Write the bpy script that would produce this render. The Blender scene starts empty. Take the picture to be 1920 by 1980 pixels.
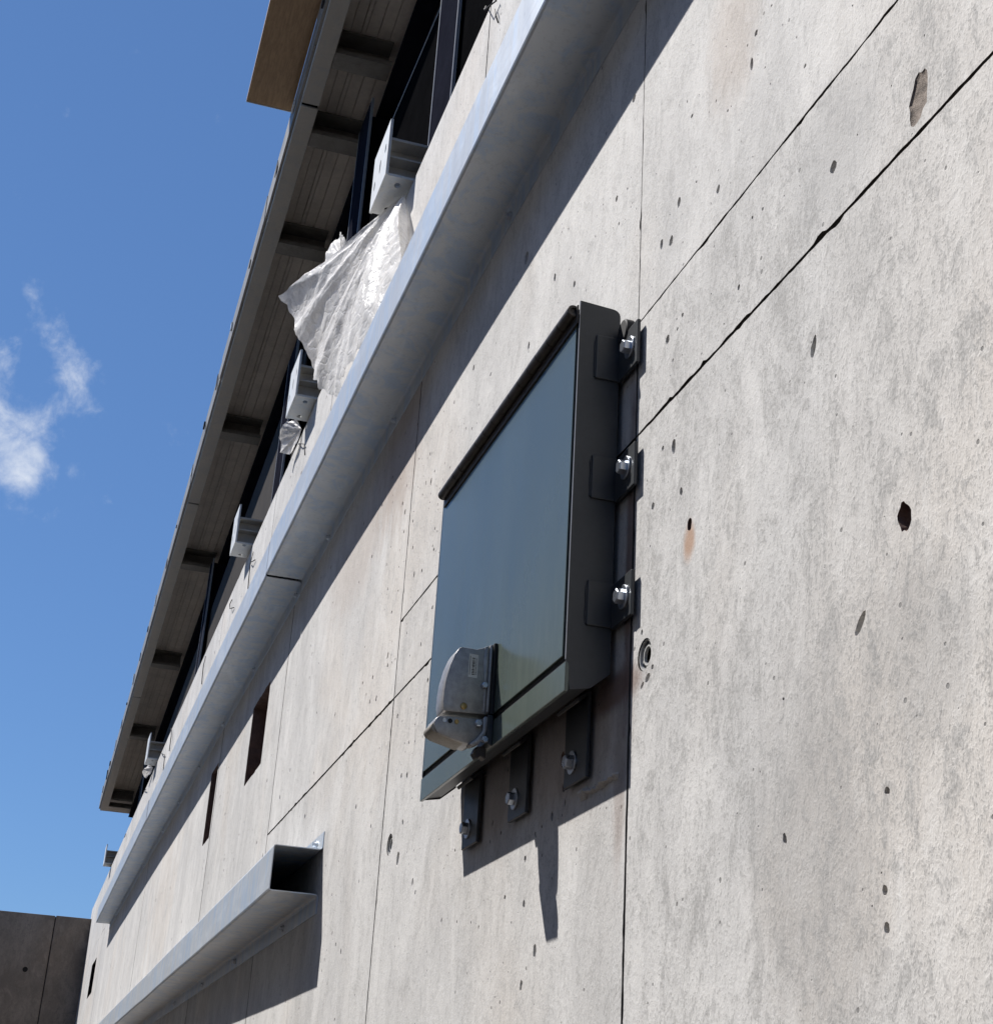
import bpy, bmesh, math, random
from mathutils import Vector, Matrix
from mathutils.geometry import delaunay_2d_cdt
from mathutils import noise as mnoise

C = bpy.context.scene.collection
SC = bpy.context.scene
H = 1.6                     # eye height: the coordinates below are written relative to the eye, the ground is at -H

# ------------------------------------------------------------------ camera
cam_d = bpy.data.cameras.new('camera'); cam = bpy.data.objects.new('camera', cam_d); C.objects.link(cam)
ax = [(0.29370642, 0.95412853, 0.05809727), (-0.36177928, 0.16721076, -0.91714574), (-0.88478941, 0.24835321, 0.39429480)]
M = Matrix(((ax[0][0], -ax[1][0], -ax[2][0], 0), (ax[0][1], -ax[1][1], -ax[2][1], -1.0), (ax[0][2], -ax[1][2], -ax[2][2], H), (0, 0, 0, 1)))
cam.matrix_world = M
cam_d.sensor_fit = 'HORIZONTAL'; cam_d.sensor_width = 36.0; cam_d.lens = 36.0 * 2914.4 / 1920.0
cam_d.clip_start = 0.05; cam_d.clip_end = 2000
SC.camera = cam

# ------------------------------------------------------------------ sky, sun, exposure
SUN_TO = Vector((-0.87, -1.0, 1.87)).normalized()
EL = math.asin(SUN_TO.z); AZ = math.atan2(SUN_TO.x, SUN_TO.y)
W = bpy.data.worlds.new('World'); SC.world = W; W.use_nodes = True
SKY_STRENGTH = 0.10; SUN_STRENGTH = 5.0; EXPOSURE = 0.46
def build_world():
    nt = W.node_tree; nt.nodes.clear(); N = nt.nodes.new; L = nt.links.new
    out = N('ShaderNodeOutputWorld'); bg = N('ShaderNodeBackground'); bg.inputs['Strength'].default_value = SKY_STRENGTH
    sky = N('ShaderNodeTexSky'); sky.sky_type = 'NISHITA'; sky.sun_disc = False
    sky.sun_elevation = EL; sky.sun_rotation = AZ; sky.altitude = 0; sky.air_density = 1.0; sky.dust_density = 0.0; sky.ozone_density = 8.0
    tc = N('ShaderNodeTexCoord')
    # cloud layer: direction projected on a high flat layer, so it goes on over the whole sky
    sep = N('ShaderNodeSeparateXYZ'); L(tc.outputs['Generated'], sep.inputs[0])
    zc = N('ShaderNodeMath'); zc.operation = 'MAXIMUM'; zc.inputs[1].default_value = 0.08; L(sep.outputs['Z'], zc.inputs[0])
    dv = N('ShaderNodeVectorMath'); dv.operation = 'DIVIDE'; cz = N('ShaderNodeCombineXYZ')
    for i in range(3): L(zc.outputs[0], cz.inputs[i])
    L(tc.outputs['Generated'], dv.inputs[0]); L(cz.outputs[0], dv.inputs[1])
    def noise(vec, scale, det, rough, dist, off=(0, 0, 0)):
        mp = N('ShaderNodeMapping'); mp.inputs['Location'].default_value = off; L(vec, mp.inputs[0])
        n = N('ShaderNodeTexNoise'); n.inputs['Scale'].default_value = scale; n.inputs['Detail'].default_value = det
        n.inputs['Roughness'].default_value = rough; n.inputs['Distortion'].default_value = dist; L(mp.outputs[0], n.inputs['Vector']); return n.outputs['Fac']
    fine = noise(tc.outputs['Generated'], 34, 9, 0.63, 0.25, (3.1, 0.4, 0))
    def math2(op, a, b=None, c=None):
        m = N('ShaderNodeMath'); m.operation = op
        for i, v in enumerate((a, b, c)):
            if v is None: continue
            if isinstance(v, (int, float)): m.inputs[i].default_value = v
            else: L(v, m.inputs[i])
        return m.outputs[0]
    # cloud banks: where they hang in the sky (two in view at the left, more elsewhere round the sky)
    lobes = [((-0.9134, -0.0670, 0.4019), 0.026, 0.72), ((-0.9230, -0.0560, 0.3820), 0.020, 0.55), ((-0.8969, -0.0770, 0.436), 0.018, 0.50),
             ((-0.8741, -0.0650, 0.481), 0.010, 0.34), ((-0.8830, -0.0470, 0.4665), 0.012, 0.44), ((-0.8950, -0.0330, 0.4450), 0.013, 0.50), ((-0.9040, -0.0200, 0.4270), 0.013, 0.46), ((-0.922, -0.024, 0.387), 0.012, 0.26),
             ((-0.30, -0.85, 0.42), 0.18, 0.45), ((0.75, -0.55, 0.38), 0.25, 0.45), ((0.3, 0.85, 0.45), 0.2, 0.42)]
    tot = None
    for d, r, w in lobes:
        d = Vector(d).normalized()
        dist = N('ShaderNodeVectorMath'); dist.operation = 'DISTANCE'; L(tc.outputs['Generated'], dist.inputs[0]); dist.inputs[1].default_value = d
        q = math2('DIVIDE', dist.outputs['Value'], r); q = math2('POWER', q, 2.0); q = math2('MULTIPLY', q, -0.7); q = math2('EXPONENT', q); q = math2('MULTIPLY', q, w)
        tot = q if tot is None else math2('ADD', tot, q)
    tot = math2('MINIMUM', tot, 0.8)
    dens = math2('MULTIPLY_ADD', fine, 1.9, -1.12); dens = math2('ADD', dens, tot)
    mr = N('ShaderNodeMapRange'); mr.interpolation_type = 'SMOOTHSTEP'; mr.inputs['From Min'].default_value = 0.10; mr.inputs['From Max'].default_value = 1.15; L(dens, mr.inputs['Value'])
    mix = N('ShaderNodeMixRGB'); L(mr.outputs[0], mix.inputs[0]); gm = N('ShaderNodeGamma'); gm.inputs[1].default_value = 0.65; L(sky.outputs[0], gm.inputs[0]); tint = N('ShaderNodeMixRGB'); tint.blend_type = 'MULTIPLY'; tint.inputs[0].default_value = 1.0; L(gm.outputs[0], tint.inputs[1]); tint.inputs[2].default_value = (0.76, 1.04, 1.42, 1); L(tint.outputs[0], mix.inputs[1]); mix.inputs[2].default_value = (5.6, 6.0, 6.7, 1)
    L(mix.outputs[0], bg.inputs['Color']); L(bg.outputs[0], out.inputs[0])
build_world()
W.cycles.sampling_method = 'MANUAL'; W.cycles.sample_map_resolution = 256
sun_d = bpy.data.lights.new('sun', 'SUN'); sun_d.energy = SUN_STRENGTH; sun_d.angle = math.radians(0.53); sun_d.color = (1.0, 0.965, 0.925)
sun = bpy.data.objects.new('sun', sun_d); C.objects.link(sun); sun.rotation_euler = SUN_TO.to_track_quat('Z', 'Y').to_euler(); sun.location = (-6, -8, 14)
SC.view_settings.view_transform = 'Standard'; SC.view_settings.look = 'None'; SC.view_settings.gamma = 1.0
SC.cycles.max_bounces = 6; SC.cycles.diffuse_bounces = 3; SC.cycles.glossy_bounces = 3; SC.cycles.transmission_bounces = 3; SC.cycles.transparent_max_bounces = 6
SC.cycles.caustics_reflective = False; SC.cycles.caustics_refractive = False
SC.view_settings.use_curve_mapping = False; SC.view_settings.exposure = EXPOSURE

# ------------------------------------------------------------------ helpers
class MB:
    """collects faces (coordinates relative to the eye height) and links them as ONE mesh object"""
    def __init__(s): s.v = []; s.f = []; s.m = []
    def face(s, pts, m=0):
        b = len(s.v); s.v += [tuple(p) for p in pts]; s.f.append(tuple(range(b, b + len(pts)))); s.m.append(m); return s
    def mesh(s, vs, fs, m=0):
        b = len(s.v); s.v += [tuple(p) for p in vs]
        for f in fs: s.f.append(tuple(b + i for i in f)); s.m.append(m)
        return s
    def box(s, x0, x1, y0, y1, z0, z1, m=0, sl=0.0, xr=0.0):
        """box; sl shears z along x (a pitched beam) about x = xr"""
        if x0 > x1: x0, x1 = x1, x0
        def p(x, y, z): return (x, y, z + sl * (x - xr))
        vs = [p(x0, y0, z0), p(x1, y0, z0), p(x1, y1, z0), p(x0, y1, z0), p(x0, y0, z1), p(x1, y0, z1), p(x1, y1, z1), p(x0, y1, z1)]
        return s.mesh(vs, [(0, 3, 2, 1), (4, 5, 6, 7), (0, 1, 5, 4), (1, 2, 6, 5), (2, 3, 7, 6), (3, 0, 4, 7)], m)
    def prism_x(s, prof, x0, x1, m=0):
        """closed (y, z) outline extruded along x"""
        n = len(prof); vs = [(x0, y, z) for y, z in prof] + [(x1, y, z) for y, z in prof]
        fs = [(i, (i + 1) % n, n + (i + 1) % n, n + i) for i in range(n)] + [tuple(range(n))[::-1], tuple(range(n, 2 * n))]
        return s.mesh(vs, fs, m)
    def tube(s, pts, r, n=8, m=0, cap=True, r1=None):
        pts = [Vector(p) for p in pts]; vs = []; fs = []
        for i, p in enumerate(pts):
            d = (pts[min(i + 1, len(pts) - 1)] - pts[max(i - 1, 0)]).normalized()
            a = d.orthogonal().normalized() if i == 0 else (a - d * a.dot(d)).normalized()
            b = d.cross(a); rr = r if r1 is None else r + (r1 - r) * i / (len(pts) - 1)
            vs += [p + (a * math.cos(2 * math.pi * k / n) + b * math.sin(2 * math.pi * k / n)) * rr for k in range(n)]
        for i in range(len(pts) - 1):
            for k in range(n): fs.append((i * n + k, i * n + (k + 1) % n, (i + 1) * n + (k + 1) % n, (i + 1) * n + k))
        if cap: fs += [tuple(range(n))[::-1], tuple((len(pts) - 1) * n + k for k in range(n))]
        return s.mesh(vs, fs, m)
    def disc_y(s, x, z, prof, n=24, m=0, rot=0.0):
        """turned about an axis along y: prof = [(y, r), ...] from the wall outwards"""
        vs = []; fs = []
        for y, r in prof: vs += [(x + r * math.cos(rot + 2 * math.pi * k / n), y, z + r * math.sin(rot + 2 * math.pi * k / n)) for k in range(n)]
        for i in range(len(prof) - 1):
            for k in range(n): fs.append((i * n + k, i * n + (k + 1) % n, (i + 1) * n + (k + 1) % n, (i + 1) * n + k))
        fs += [tuple(range(n)), tuple((len(prof) - 1) * n + k for k in range(n))[::-1]]
        return s.mesh(vs, fs, m)
    def build(s, name, mats, parent=None, origin=None, smooth=False, bevel=0.0, auto=None):
        me = bpy.data.meshes.new(name)
        if parent is not None: org = parent['_o']
        else: org = origin if origin is not None else (0, 0, 0)
        org = Vector(org)
        me.from_pydata([tuple(Vector(p) - org) for p in s.v], [], s.f)
        if not isinstance(mats, (list, tuple)): mats = [mats]
        for mt in mats: me.materials.append(mt)
        for p, mi in zip(me.polygons, s.m): p.material_index = mi
        bm = bmesh.new(); bm.from_mesh(me); bmesh.ops.remove_doubles(bm, verts=bm.verts, dist=1e-6); bmesh.ops.recalc_face_normals(bm, faces=bm.faces)
        if bevel > 0:
            es = [e for e in bm.edges if len(e.link_faces) == 2 and e.calc_face_angle(0) > 0.5]
            bmesh.ops.bevel(bm, geom=es, offset=bevel, segments=2, profile=0.5, affect='EDGES', clamp_overlap=True)
        bm.to_mesh(me); bm.free()
        if smooth:
            for p in me.polygons: p.use_smooth = True
            if auto: me.set_sharp_from_angle(angle=math.radians(auto))
        ob = bpy.data.objects.new(name, me); C.objects.link(ob)
        if parent is not None: ob.parent = parent
        else: ob.location = org + Vector((0, 0, H))
        ob['_o'] = tuple(org)
        return ob

def tag(o, label=None, cat=None, group=None, kind=None):
    if label: o['label'] = label
    if cat: o['category'] = cat
    if group: o['group'] = group
    if kind: o['kind'] = kind
    return o
def thing(name, base, label, cat, group=None):
    o = bpy.data.objects.new(name, None); C.objects.link(o); o.empty_display_size = 0.1
    o.location = Vector(base) + Vector((0, 0, H)); o['_o'] = tuple(base)
    return tag(o, label, cat, group)

# ------------------------------------------------------------------ materials
def new_mat(name):
    m = bpy.data.materials.new(name); m.use_nodes = True; nt = m.node_tree
    return m, nt, nt.nodes['Principled BSDF']
class G:
    """small node-graph helper"""
    def __init__(s, nt): s.nt = nt
    def n(s, t, **kw):
        x = s.nt.nodes.new(t)
        for k, v in kw.items(): setattr(x, k, v)
        return x
    def put(s, sock, v):
        if isinstance(v, bpy.types.NodeSocket): s.nt.links.new(v, sock)
        else: sock.default_value = v
    def pos(s): return s.n('ShaderNodeNewGeometry').outputs['Position']
    def map(s, vec, sc=(1, 1, 1), loc=(0, 0, 0), rot=(0, 0, 0)):
        m = s.n('ShaderNodeMapping'); m.inputs['Scale'].default_value = sc; m.inputs['Location'].default_value = loc; m.inputs['Rotation'].default_value = rot
        s.put(m.inputs[0], vec); return m.outputs[0]
    def noise(s, vec, scale, det=4, rough=0.55, dist=0.0):
        x = s.n('ShaderNodeTexNoise'); x.inputs['Scale'].default_value = scale; x.inputs['Detail'].default_value = det
        x.inputs['Roughness'].default_value = rough; x.inputs['Distortion'].default_value = dist; s.put(x.inputs['Vector'], vec); return x.outputs['Fac']
    def ramp(s, v, a, b, lo=0.0, hi=1.0, smooth=True):
        m = s.n('ShaderNodeMapRange'); m.interpolation_type = 'SMOOTHSTEP' if smooth else 'LINEAR'
        m.inputs['From Min'].default_value = a; m.inputs['From Max'].default_value = b; m.inputs['To Min'].default_value = lo; m.inputs['To Max'].default_value = hi
        s.put(m.inputs['Value'], v); return m.outputs[0]
    def mix(s, f, a, b, mode='MIX'):
        m = s.n('ShaderNodeMixRGB', blend_type=mode); s.put(m.inputs[0], f)
        s.put(m.inputs[1], a if not isinstance(a, tuple) else (*a[:3], 1)); s.put(m.inputs[2], b if not isinstance(b, tuple) else (*b[:3], 1)); return m.outputs[0]
    def math(s, op, a, b=0.0, c=0.0):
        m = s.n('ShaderNodeMath', operation=op); s.put(m.inputs[0], a); s.put(m.inputs[1], b); s.put(m.inputs[2], c); return m.outputs[0]
    def bump(s, h, strength, dist, nrm=None):
        b = s.n('ShaderNodeBump'); b.inputs['Strength'].default_value = strength; b.inputs['Distance'].default_value = dist; s.put(b.inputs['Height'], h)
        if nrm is not None: s.put(b.inputs['Normal'], nrm)
        return b.outputs[0]
    def blob(s, vec, c, rad, edge=0.5, nz=None, amt=0.0):
        """1 inside an ellipsoid round c (wavered by a noise), 0 outside"""
        d = s.n('ShaderNodeVectorMath', operation='SUBTRACT'); s.put(d.inputs[0], vec); d.inputs[1].default_value = (c[0], c[1], c[2] + H)
        e = s.n('ShaderNodeVectorMath', operation='DIVIDE'); s.put(e.inputs[0], d.outputs[0]); e.inputs[1].default_value = rad
        l = s.n('ShaderNodeVectorMath', operation='LENGTH'); s.put(l.inputs[0], e.outputs[0]); v = l.outputs['Value']
        if nz is not None: v = s.math('ADD', v, s.math('MULTIPLY', s.math('SUBTRACT', nz, 0.5), amt))
        return s.ramp(v, 1.0 - edge, 1.0 + edge, 1.0, 0.0)

def mat_concrete(name, light=(0.628, 0.617, 0.598), dark=(0.525, 0.517, 0.505), stains=True, relief=1.0):
    m, nt, b = new_mat(name); g = G(nt); p = g.pos()
    tone = g.n('ShaderNodeAttribute', attribute_type='OBJECT', attribute_name='tone').outputs['Fac']
    rough_at = g.n('ShaderNodeAttribute', attribute_type='OBJECT', attribute_name='mottle').outputs['Fac']
    big = g.noise(g.map(p, (1, 1, 0.55)), 1.15, 3, 0.6, 0.4)
    med = g.noise(g.map(p, (1, 1, 0.55)), 5.0, 5, 0.68, 0.7)
    mot = g.noise(g.map(p, (1, 1, 0.62), (4, 2, 7)), 15.0, 5, 0.76, 0.8)
    fine = g.noise(g.map(p, (1, 1, 0.60)), 74.0, 3, 0.72, 0.5)
    spk = g.noise(g.map(p, (1, 1, 0.7), (9, 1, 3)), 210.0, 1, 0.6, 0.0)
    drag = g.noise(g.map(p, (1.0, 1, 0.10), (1, 5, 2)), 42.0, 3, 0.62, 0.3)
    smear = g.noise(g.map(p, (1.0, 1, 0.35), (3, 8, 5), (0, 0.6, 0)), 30.0, 3, 0.65, 0.6)
    warm = g.noise(g.map(p, (1, 1, 0.8), (7, 3, 1)), 0.9, 2, 0.6, 0.5)
    col = g.mix(g.ramp(big, 0.34, 0.68), dark, light)
    col = g.mix(g.math('MULTIPLY', g.ramp(warm, 0.48, 0.68), 0.42), col, tuple(c * k for c, k in zip(light, (1.02, 0.93, 0.84))))
    col = g.mix(g.math('MULTIPLY', g.ramp(med, 0.44, 0.72), 0.5), col, tuple(c * 1.17 for c in light))
    col = g.mix(g.math('MULTIPLY', g.ramp(med, 0.46, 0.30), g.math('MULTIPLY_ADD', rough_at, 0.45, 0.15)), col, tuple(c * 0.70 for c in light))
    # grey cloudy mottling, heavier where the face is rougher; crisp flecks gather in it
    patch = g.ramp(mot, 0.47, 0.60); k = lambda f: tuple(c * f for c in light)
    col = g.mix(g.math('MULTIPLY', g.ramp(mot, 0.50, 0.66), g.math('MULTIPLY_ADD', rough_at, 0.40, 0.16)), col, k(0.66))
    col = g.mix(g.math('MULTIPLY', g.ramp(smear, 0.56, 0.68), g.math('MULTIPLY_ADD', rough_at, 0.22, 0.08)), col, k(1.16))
    lean = g.math('ADD', g.math('MULTIPLY', g.math('SUBTRACT', mot, 0.5), 0.55), g.math('MULTIPLY', g.math('SUBTRACT', med, 0.5), -0.30))
    fl = g.ramp(g.math('ADD', fine, lean), 0.535, 0.60); fl2 = g.ramp(g.math('ADD', spk, g.math('MULTIPLY', lean, 0.8)), 0.58, 0.65)
    col = g.mix(g.math('MULTIPLY', fl, g.math('MULTIPLY_ADD', rough_at, 0.20, 0.22)), col, k(0.56))
    col = g.mix(g.math('MULTIPLY', g.ramp(drag, 0.58, 0.66), 0.24), col, k(0.60))
    col = g.mix(g.math('MULTIPLY', fl2, g.math('MULTIPLY_ADD', rough_at, 0.20, 0.30)), col, k(0.45))
    col = g.mix(g.math('MULTIPLY', g.ramp(g.math('ADD', fine, lean), 0.40, 0.32), 0.28), col, k(1.12))
    # pin holes, the shade inside them put into the colour
    vo = g.n('ShaderNodeTexVoronoi', feature='F1'); vo.inputs['Scale'].default_value = 42.0; g.put(vo.inputs['Vector'], g.map(p, (1, 0.05, 1), (0.3, 0, 0.7)))
    sx = g.n('ShaderNodeSeparateColor'); g.put(sx.inputs[0], vo.outputs['Color'])
    rad = g.math('MULTIPLY', g.math('POWER', sx.outputs[0], 5.0), 0.20); pore = g.ramp(g.math('SUBTRACT', vo.outputs['Distance'], rad), -0.02, 0.02, 1.0, 0.0)
    pore = g.math('MULTIPLY', pore, g.ramp(sx.outputs[1], 0.3, 0.35))
    col = g.mix(g.math('MULTIPLY', pore, 0.8), col, k(0.25))
    if stains:
        nz = g.noise(g.map(p, (1, 1, 0.5)), 14.0, 6, 0.7, 0.5)
        # rust and cement run-off beside the hatch, pale brown drip under a hole, grey runs low on the right
        for c, r, cc, a in [((-2.66, 0, 0.845), (0.15, 0.3, 0.035), (0.17, 0.10, 0.075), 0.85), ((-2.575, 0, 1.12), (0.022, 0.3, 0.32), (0.15, 0.085, 0.07), 0.75), ((-2.60, 0, 0.66), (0.03, 0.3, 0.15), (0.22, 0.15, 0.12), 0.45),
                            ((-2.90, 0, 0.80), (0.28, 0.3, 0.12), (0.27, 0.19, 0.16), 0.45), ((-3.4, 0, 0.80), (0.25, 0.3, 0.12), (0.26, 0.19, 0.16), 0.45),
                            ((-2.286, 0, 1.028), (0.02, 0.3, 0.032), (0.42, 0.26, 0.17), 0.85),
                            ((-2.10, 0, 2.02), (0.10, 0.3, 0.16), (0.42, 0.33, 0.26), 0.35), ((-4.9, 0, 2.35), (0.35, 0.3, 0.25), (0.33, 0.25, 0.20), 0.55), ((-5.6, 0, 2.2), (0.5, 0.3, 0.2), (0.40, 0.33, 0.28), 0.4),
                            ((-1.86, 0, 0.42), (0.16, 0.3, 0.26), (0.33, 0.325, 0.32), 0.5), ((-1.58, 0, 0.62), (0.12, 0.3, 0.12), (0.31, 0.305, 0.30), 0.4), ((-1.72, 0, 1.50), (0.12, 0.3, 0.13), (0.36, 0.358, 0.355), 0.5)]:
            col = g.mix(g.math('MULTIPLY', g.blob(p, c, r, 0.55, nz, 1.5), a), col, cc)
    tn = g.n('ShaderNodeVectorMath', operation='SCALE'); g.put(tn.inputs[0], col); g.put(tn.inputs['Scale'], tone)
    g.put(b.inputs['Base Color'], tn.outputs[0]); b.inputs['Roughness'].default_value = 0.86; b.inputs['Specular IOR Level'].default_value = 0.3
    h = g.math('ADD', g.math('MULTIPLY', fine, 0.9), g.math('MULTIPLY', spk, 0.35)); h = g.math('ADD', h, g.math('MULTIPLY', mot, 0.9)); h = g.math('ADD', h, g.math('MULTIPLY', pore, -0.6))
    g.put(b.inputs['Normal'], g.bump(h, 0.42 * relief, 0.0036))
    return m

def mat_galv(name, base=(0.60, 0.63, 0.66), metal=0.72, rough=0.42, streak=1.0):
    m, nt, b = new_mat(name); g = G(nt); p = g.pos()
    st = g.noise(g.map(p, (1.0, 1.0, 0.16)), 9.0, 5, 0.7, 0.9); pt = g.noise(g.map(p, (0.30, 1, 1), (2, 2, 2)), 6.0, 5, 0.66, 1.0); fn = g.noise(g.map(p, (1, 1, 0.3)), 60.0, 3, 0.6, 0.5)
    col = g.mix(g.math('MULTIPLY', g.ramp(st, 0.44, 0.62), 0.60 * streak), base, tuple(c * k for c, k in zip(base, (0.66, 0.84, 1.08))))
    col = g.mix(g.math('MULTIPLY', g.ramp(pt, 0.48, 0.70), 0.42 * streak), col, tuple(min(0.9, c * 1.38) for c in base))
    col = g.mix(g.math('MULTIPLY', g.ramp(pt, 0.42, 0.30), 0.12 * streak), col, tuple(c * 0.62 for c in base))
    col = g.mix(g.math('MULTIPLY', g.ramp(fn, 0.55, 0.66), 0.28), col, tuple(c * 0.68 for c in base))
    g.put(b.inputs['Base Color'], col); b.inputs['Metallic'].default_value = metal
    g.put(b.inputs['Roughness'], g.math('MULTIPLY_ADD', st, 0.3, rough - 0.14)); g.put(b.inputs['Normal'], g.bump(pt, 0.10, 0.01, g.bump(fn, 0.05, 0.001)))
    return m
def mat_plain(name, col, rough=0.5, metal=0.0, var=0.12, scale=9.0, bump=0.0, coat=0.0, spec=0.5):
    m, nt, b = new_mat(name); g = G(nt); p = g.pos()
    n1 = g.noise(p, scale, 6, 0.65, 0.4); n2 = g.noise(p, scale * 11, 3, 0.6)
    f = g.math('ADD', g.math('MULTIPLY', n1, 0.7), g.math('MULTIPLY', n2, 0.3))
    lo = tuple(c * (1 - var) for c in col); hi = tuple(min(1, c * (1 + var)) for c in col)
    g.put(b.inputs['Base Color'], g.mix(g.ramp(f, 0.32, 0.68), lo, hi)); b.inputs['Metallic'].default_value = metal
    g.put(b.inputs['Roughness'], g.math('MULTIPLY_ADD', g.math('SUBTRACT', n1, 0.5), 0.25 * rough, rough)); b.inputs['Coat Weight'].default_value = coat; b.inputs['Coat Roughness'].default_value = 0.1
    b.inputs['Specular IOR Level'].default_value = spec
    if bump: g.put(b.inputs['Normal'], g.bump(n2, bump, 0.002))
    return m
def mat_door():
    m, nt, b = new_mat('door_paint'); g = G(nt); p = g.pos()
    n1 = g.noise(g.map(p, (1, 1, 0.5)), 3.0, 5, 0.6); dust_reflect = g.noise(g.map(p, (1, 1, 0.25)), 34.0, 6, 0.75, 0.5); lo = g.blob(p, (-3.0, 0, 0.93), (0.75, 0.5, 0.16), 0.7, n1, 0.8)
    col = g.mix(g.ramp(n1, 0.35, 0.65), (0.074, 0.095, 0.086), (0.088, 0.111, 0.098))
    col = g.mix(g.math('MULTIPLY', lo, g.ramp(dust_reflect, 0.40, 0.75, 0.15, 0.6)), col, (0.125, 0.15, 0.125))  # dust smears, plus the greenish tree reflection painted low on the door
    g.put(b.inputs['Base Color'], col); g.put(b.inputs['Roughness'], g.math('MULTIPLY_ADD', dust_reflect, 0.14, 0.15)); b.inputs['Specular IOR Level'].default_value = 0.55
    g.put(b.inputs['Normal'], g.bump(n1, 0.03, 0.01)); return m
def mat_plastic():
    m, nt, b = new_mat('plastic_film'); g = G(nt); p = g.pos(); nt.nodes.remove(b)
    out = nt.nodes['Material Output']
    cr = g.noise(p, 11.0, 8, 0.72, 1.6); fn = g.noise(p, 70.0, 5, 0.7, 1.0)
    vor = g.n('ShaderNodeTexVoronoi', feature='DISTANCE_TO_EDGE'); vor.inputs['Scale'].default_value = 15.0; vn = g.n('ShaderNodeVectorMath', operation='ADD')
    g.put(vn.inputs[0], p); sc = g.n('ShaderNodeVectorMath', operation='SCALE'); nn = g.n('ShaderNodeTexNoise'); nn.inputs['Scale'].default_value = 9.0; g.put(nn.inputs['Vector'], p); g.put(sc.inputs[0], nn.outputs['Color']); sc.inputs['Scale'].default_value = 0.16
    g.put(vn.inputs[1], sc.outputs[0]); g.put(vor.inputs['Vector'], vn.outputs[0])
    h = g.math('ADD', g.math('MULTIPLY', cr, 1.2), g.math('MULTIPLY', fn, 0.35)); h = g.math('ADD', h, g.ramp(vor.outputs['Distance'], 0.0, 0.14, 0.0, 0.5))
    nrm = g.bump(h, 0.42, 0.008)
    d = g.n('ShaderNodeBsdfDiffuse'); d.inputs['Color'].default_value = (0.97, 0.955, 0.935, 1); g.put(d.inputs['Normal'], nrm)
    t = g.n('ShaderNodeBsdfTranslucent'); t.inputs['Color'].default_value = (0.97, 0.95, 0.92, 1); g.put(t.inputs['Normal'], nrm)
    gl = g.n('ShaderNodeBsdfGlossy'); gl.inputs['Roughness'].default_value = 0.30; gl.inputs['Color'].default_value = (0.95, 0.95, 0.95, 1); g.put(gl.inputs['Normal'], nrm)
    tr = g.n('ShaderNodeBsdfTransparent')
    a = g.n('ShaderNodeMixShader'); a.inputs[0].default_value = 0.44; g.put(a.inputs[1], d.outputs[0]); g.put(a.inputs[2], t.outputs[0])
    c = g.n('ShaderNodeMixShader'); g.put(c.inputs[0], g.ramp(fn, 0.3, 0.7, 0.03, 0.10)); g.put(c.inputs[1], a.outputs[0]); g.put(c.inputs[2], gl.outputs[0])
    e = g.n('ShaderNodeMixShader'); g.put(e.inputs[0], g.ramp(cr, 0.42, 0.64, 0.02, 0.26)); g.put(e.inputs[1], c.outputs[0]); g.put(e.inputs[2], tr.outputs[0])
    nt.links.new(e.outputs[0], out.inputs['Surface']); return m
def mat_board():
    m, nt, b = new_mat('brown_board'); g = G(nt); p = g.pos()
    gr = g.noise(g.map(p, (1.2, 12, 12)), 6.0, 6, 0.65, 0.4); n = g.noise(p, 22.0, 5, 0.6)
    col = g.mix(g.ramp(gr, 0.35, 0.65), (0.34, 0.225, 0.13), (0.46, 0.31, 0.18)); col = g.mix(g.math('MULTIPLY', g.ramp(n, 0.5, 0.7), 0.3), col, (0.25, 0.165, 0.10))
    g.put(b.inputs['Base Color'], col); b.inputs['Roughness'].default_value = 0.6; return m

CONC = mat_concrete('concrete', stains=False)
CONC_ST = mat_concrete('stained_concrete')
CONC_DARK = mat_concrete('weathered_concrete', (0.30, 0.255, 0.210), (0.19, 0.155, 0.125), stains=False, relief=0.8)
CONC_CORE = mat_concrete('joint_mortar', (0.125, 0.115, 0.105), (0.07, 0.063, 0.058), stains=False, relief=1.0)
NICHE = mat_plain('brown_niche_lining', (0.13, 0.085, 0.068), 0.85, 0, 0.3, 16, 0.4)
PATCH = mat_plain('rough_mortar_patch', (0.26, 0.22, 0.19), 0.9, 0, 0.55, 55, 1.0, spec=0.2)
HOLE = mat_plain('bore_shade', (0.022, 0.020, 0.019), 0.9, 0, 0.3, 60, spec=0.1)  # near black, so the colour holds the shade inside the holes
GALV = mat_galv('galvanised_sheet', (0.56, 0.595, 0.63), 0.40, 0.45, 1.0)
GALV_PALE = mat_galv('galvanised_plate', (0.68, 0.69, 0.68), 0.15, 0.55, 0.45)
ZINC = mat_plain('zinc_bolt', (0.52, 0.56, 0.62), 0.28, 0.9, 0.08, 60)
DOOR = mat_door()
FRAME = mat_plain('dark_grey_paint', (0.036, 0.040, 0.044), 0.42, 0, 0.12, 12, 0.08, 0, 0.5)
RIM = mat_plain('edge_highlight', (0.34, 0.345, 0.36), 0.35, 0.3, 0.1, 30)  # pale colour standing in for light caught on steel edges
RUBBER = mat_plain('black_rubber', (0.010, 0.010, 0.011), 0.7, 0, 0.2, 30)
HINGE = mat_plain('dark_hinge_steel', (0.060, 0.052, 0.046), 0.45, 0.45, 0.3, 40, 0.2)
CAST = mat_plain('cast_aluminium', (0.36, 0.35, 0.34), 0.34, 0.5, 0.2, 60, 0.3)
CAST_WARM = mat_plain('dusty_cast_aluminium', (0.30, 0.275, 0.235), 0.55, 0.35, 0.2, 40, 0.35)
BRASS = mat_plain('brass', (0.42, 0.29, 0.12), 0.35, 0.8, 0.2, 60)
LABEL_W = mat_plain('label_paper', (0.72, 0.72, 0.70), 0.5, 0, 0.05, 40)
LABEL_B = mat_plain('label_ink', (0.015, 0.015, 0.015), 0.6, 0, 0.05, 40)
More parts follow.
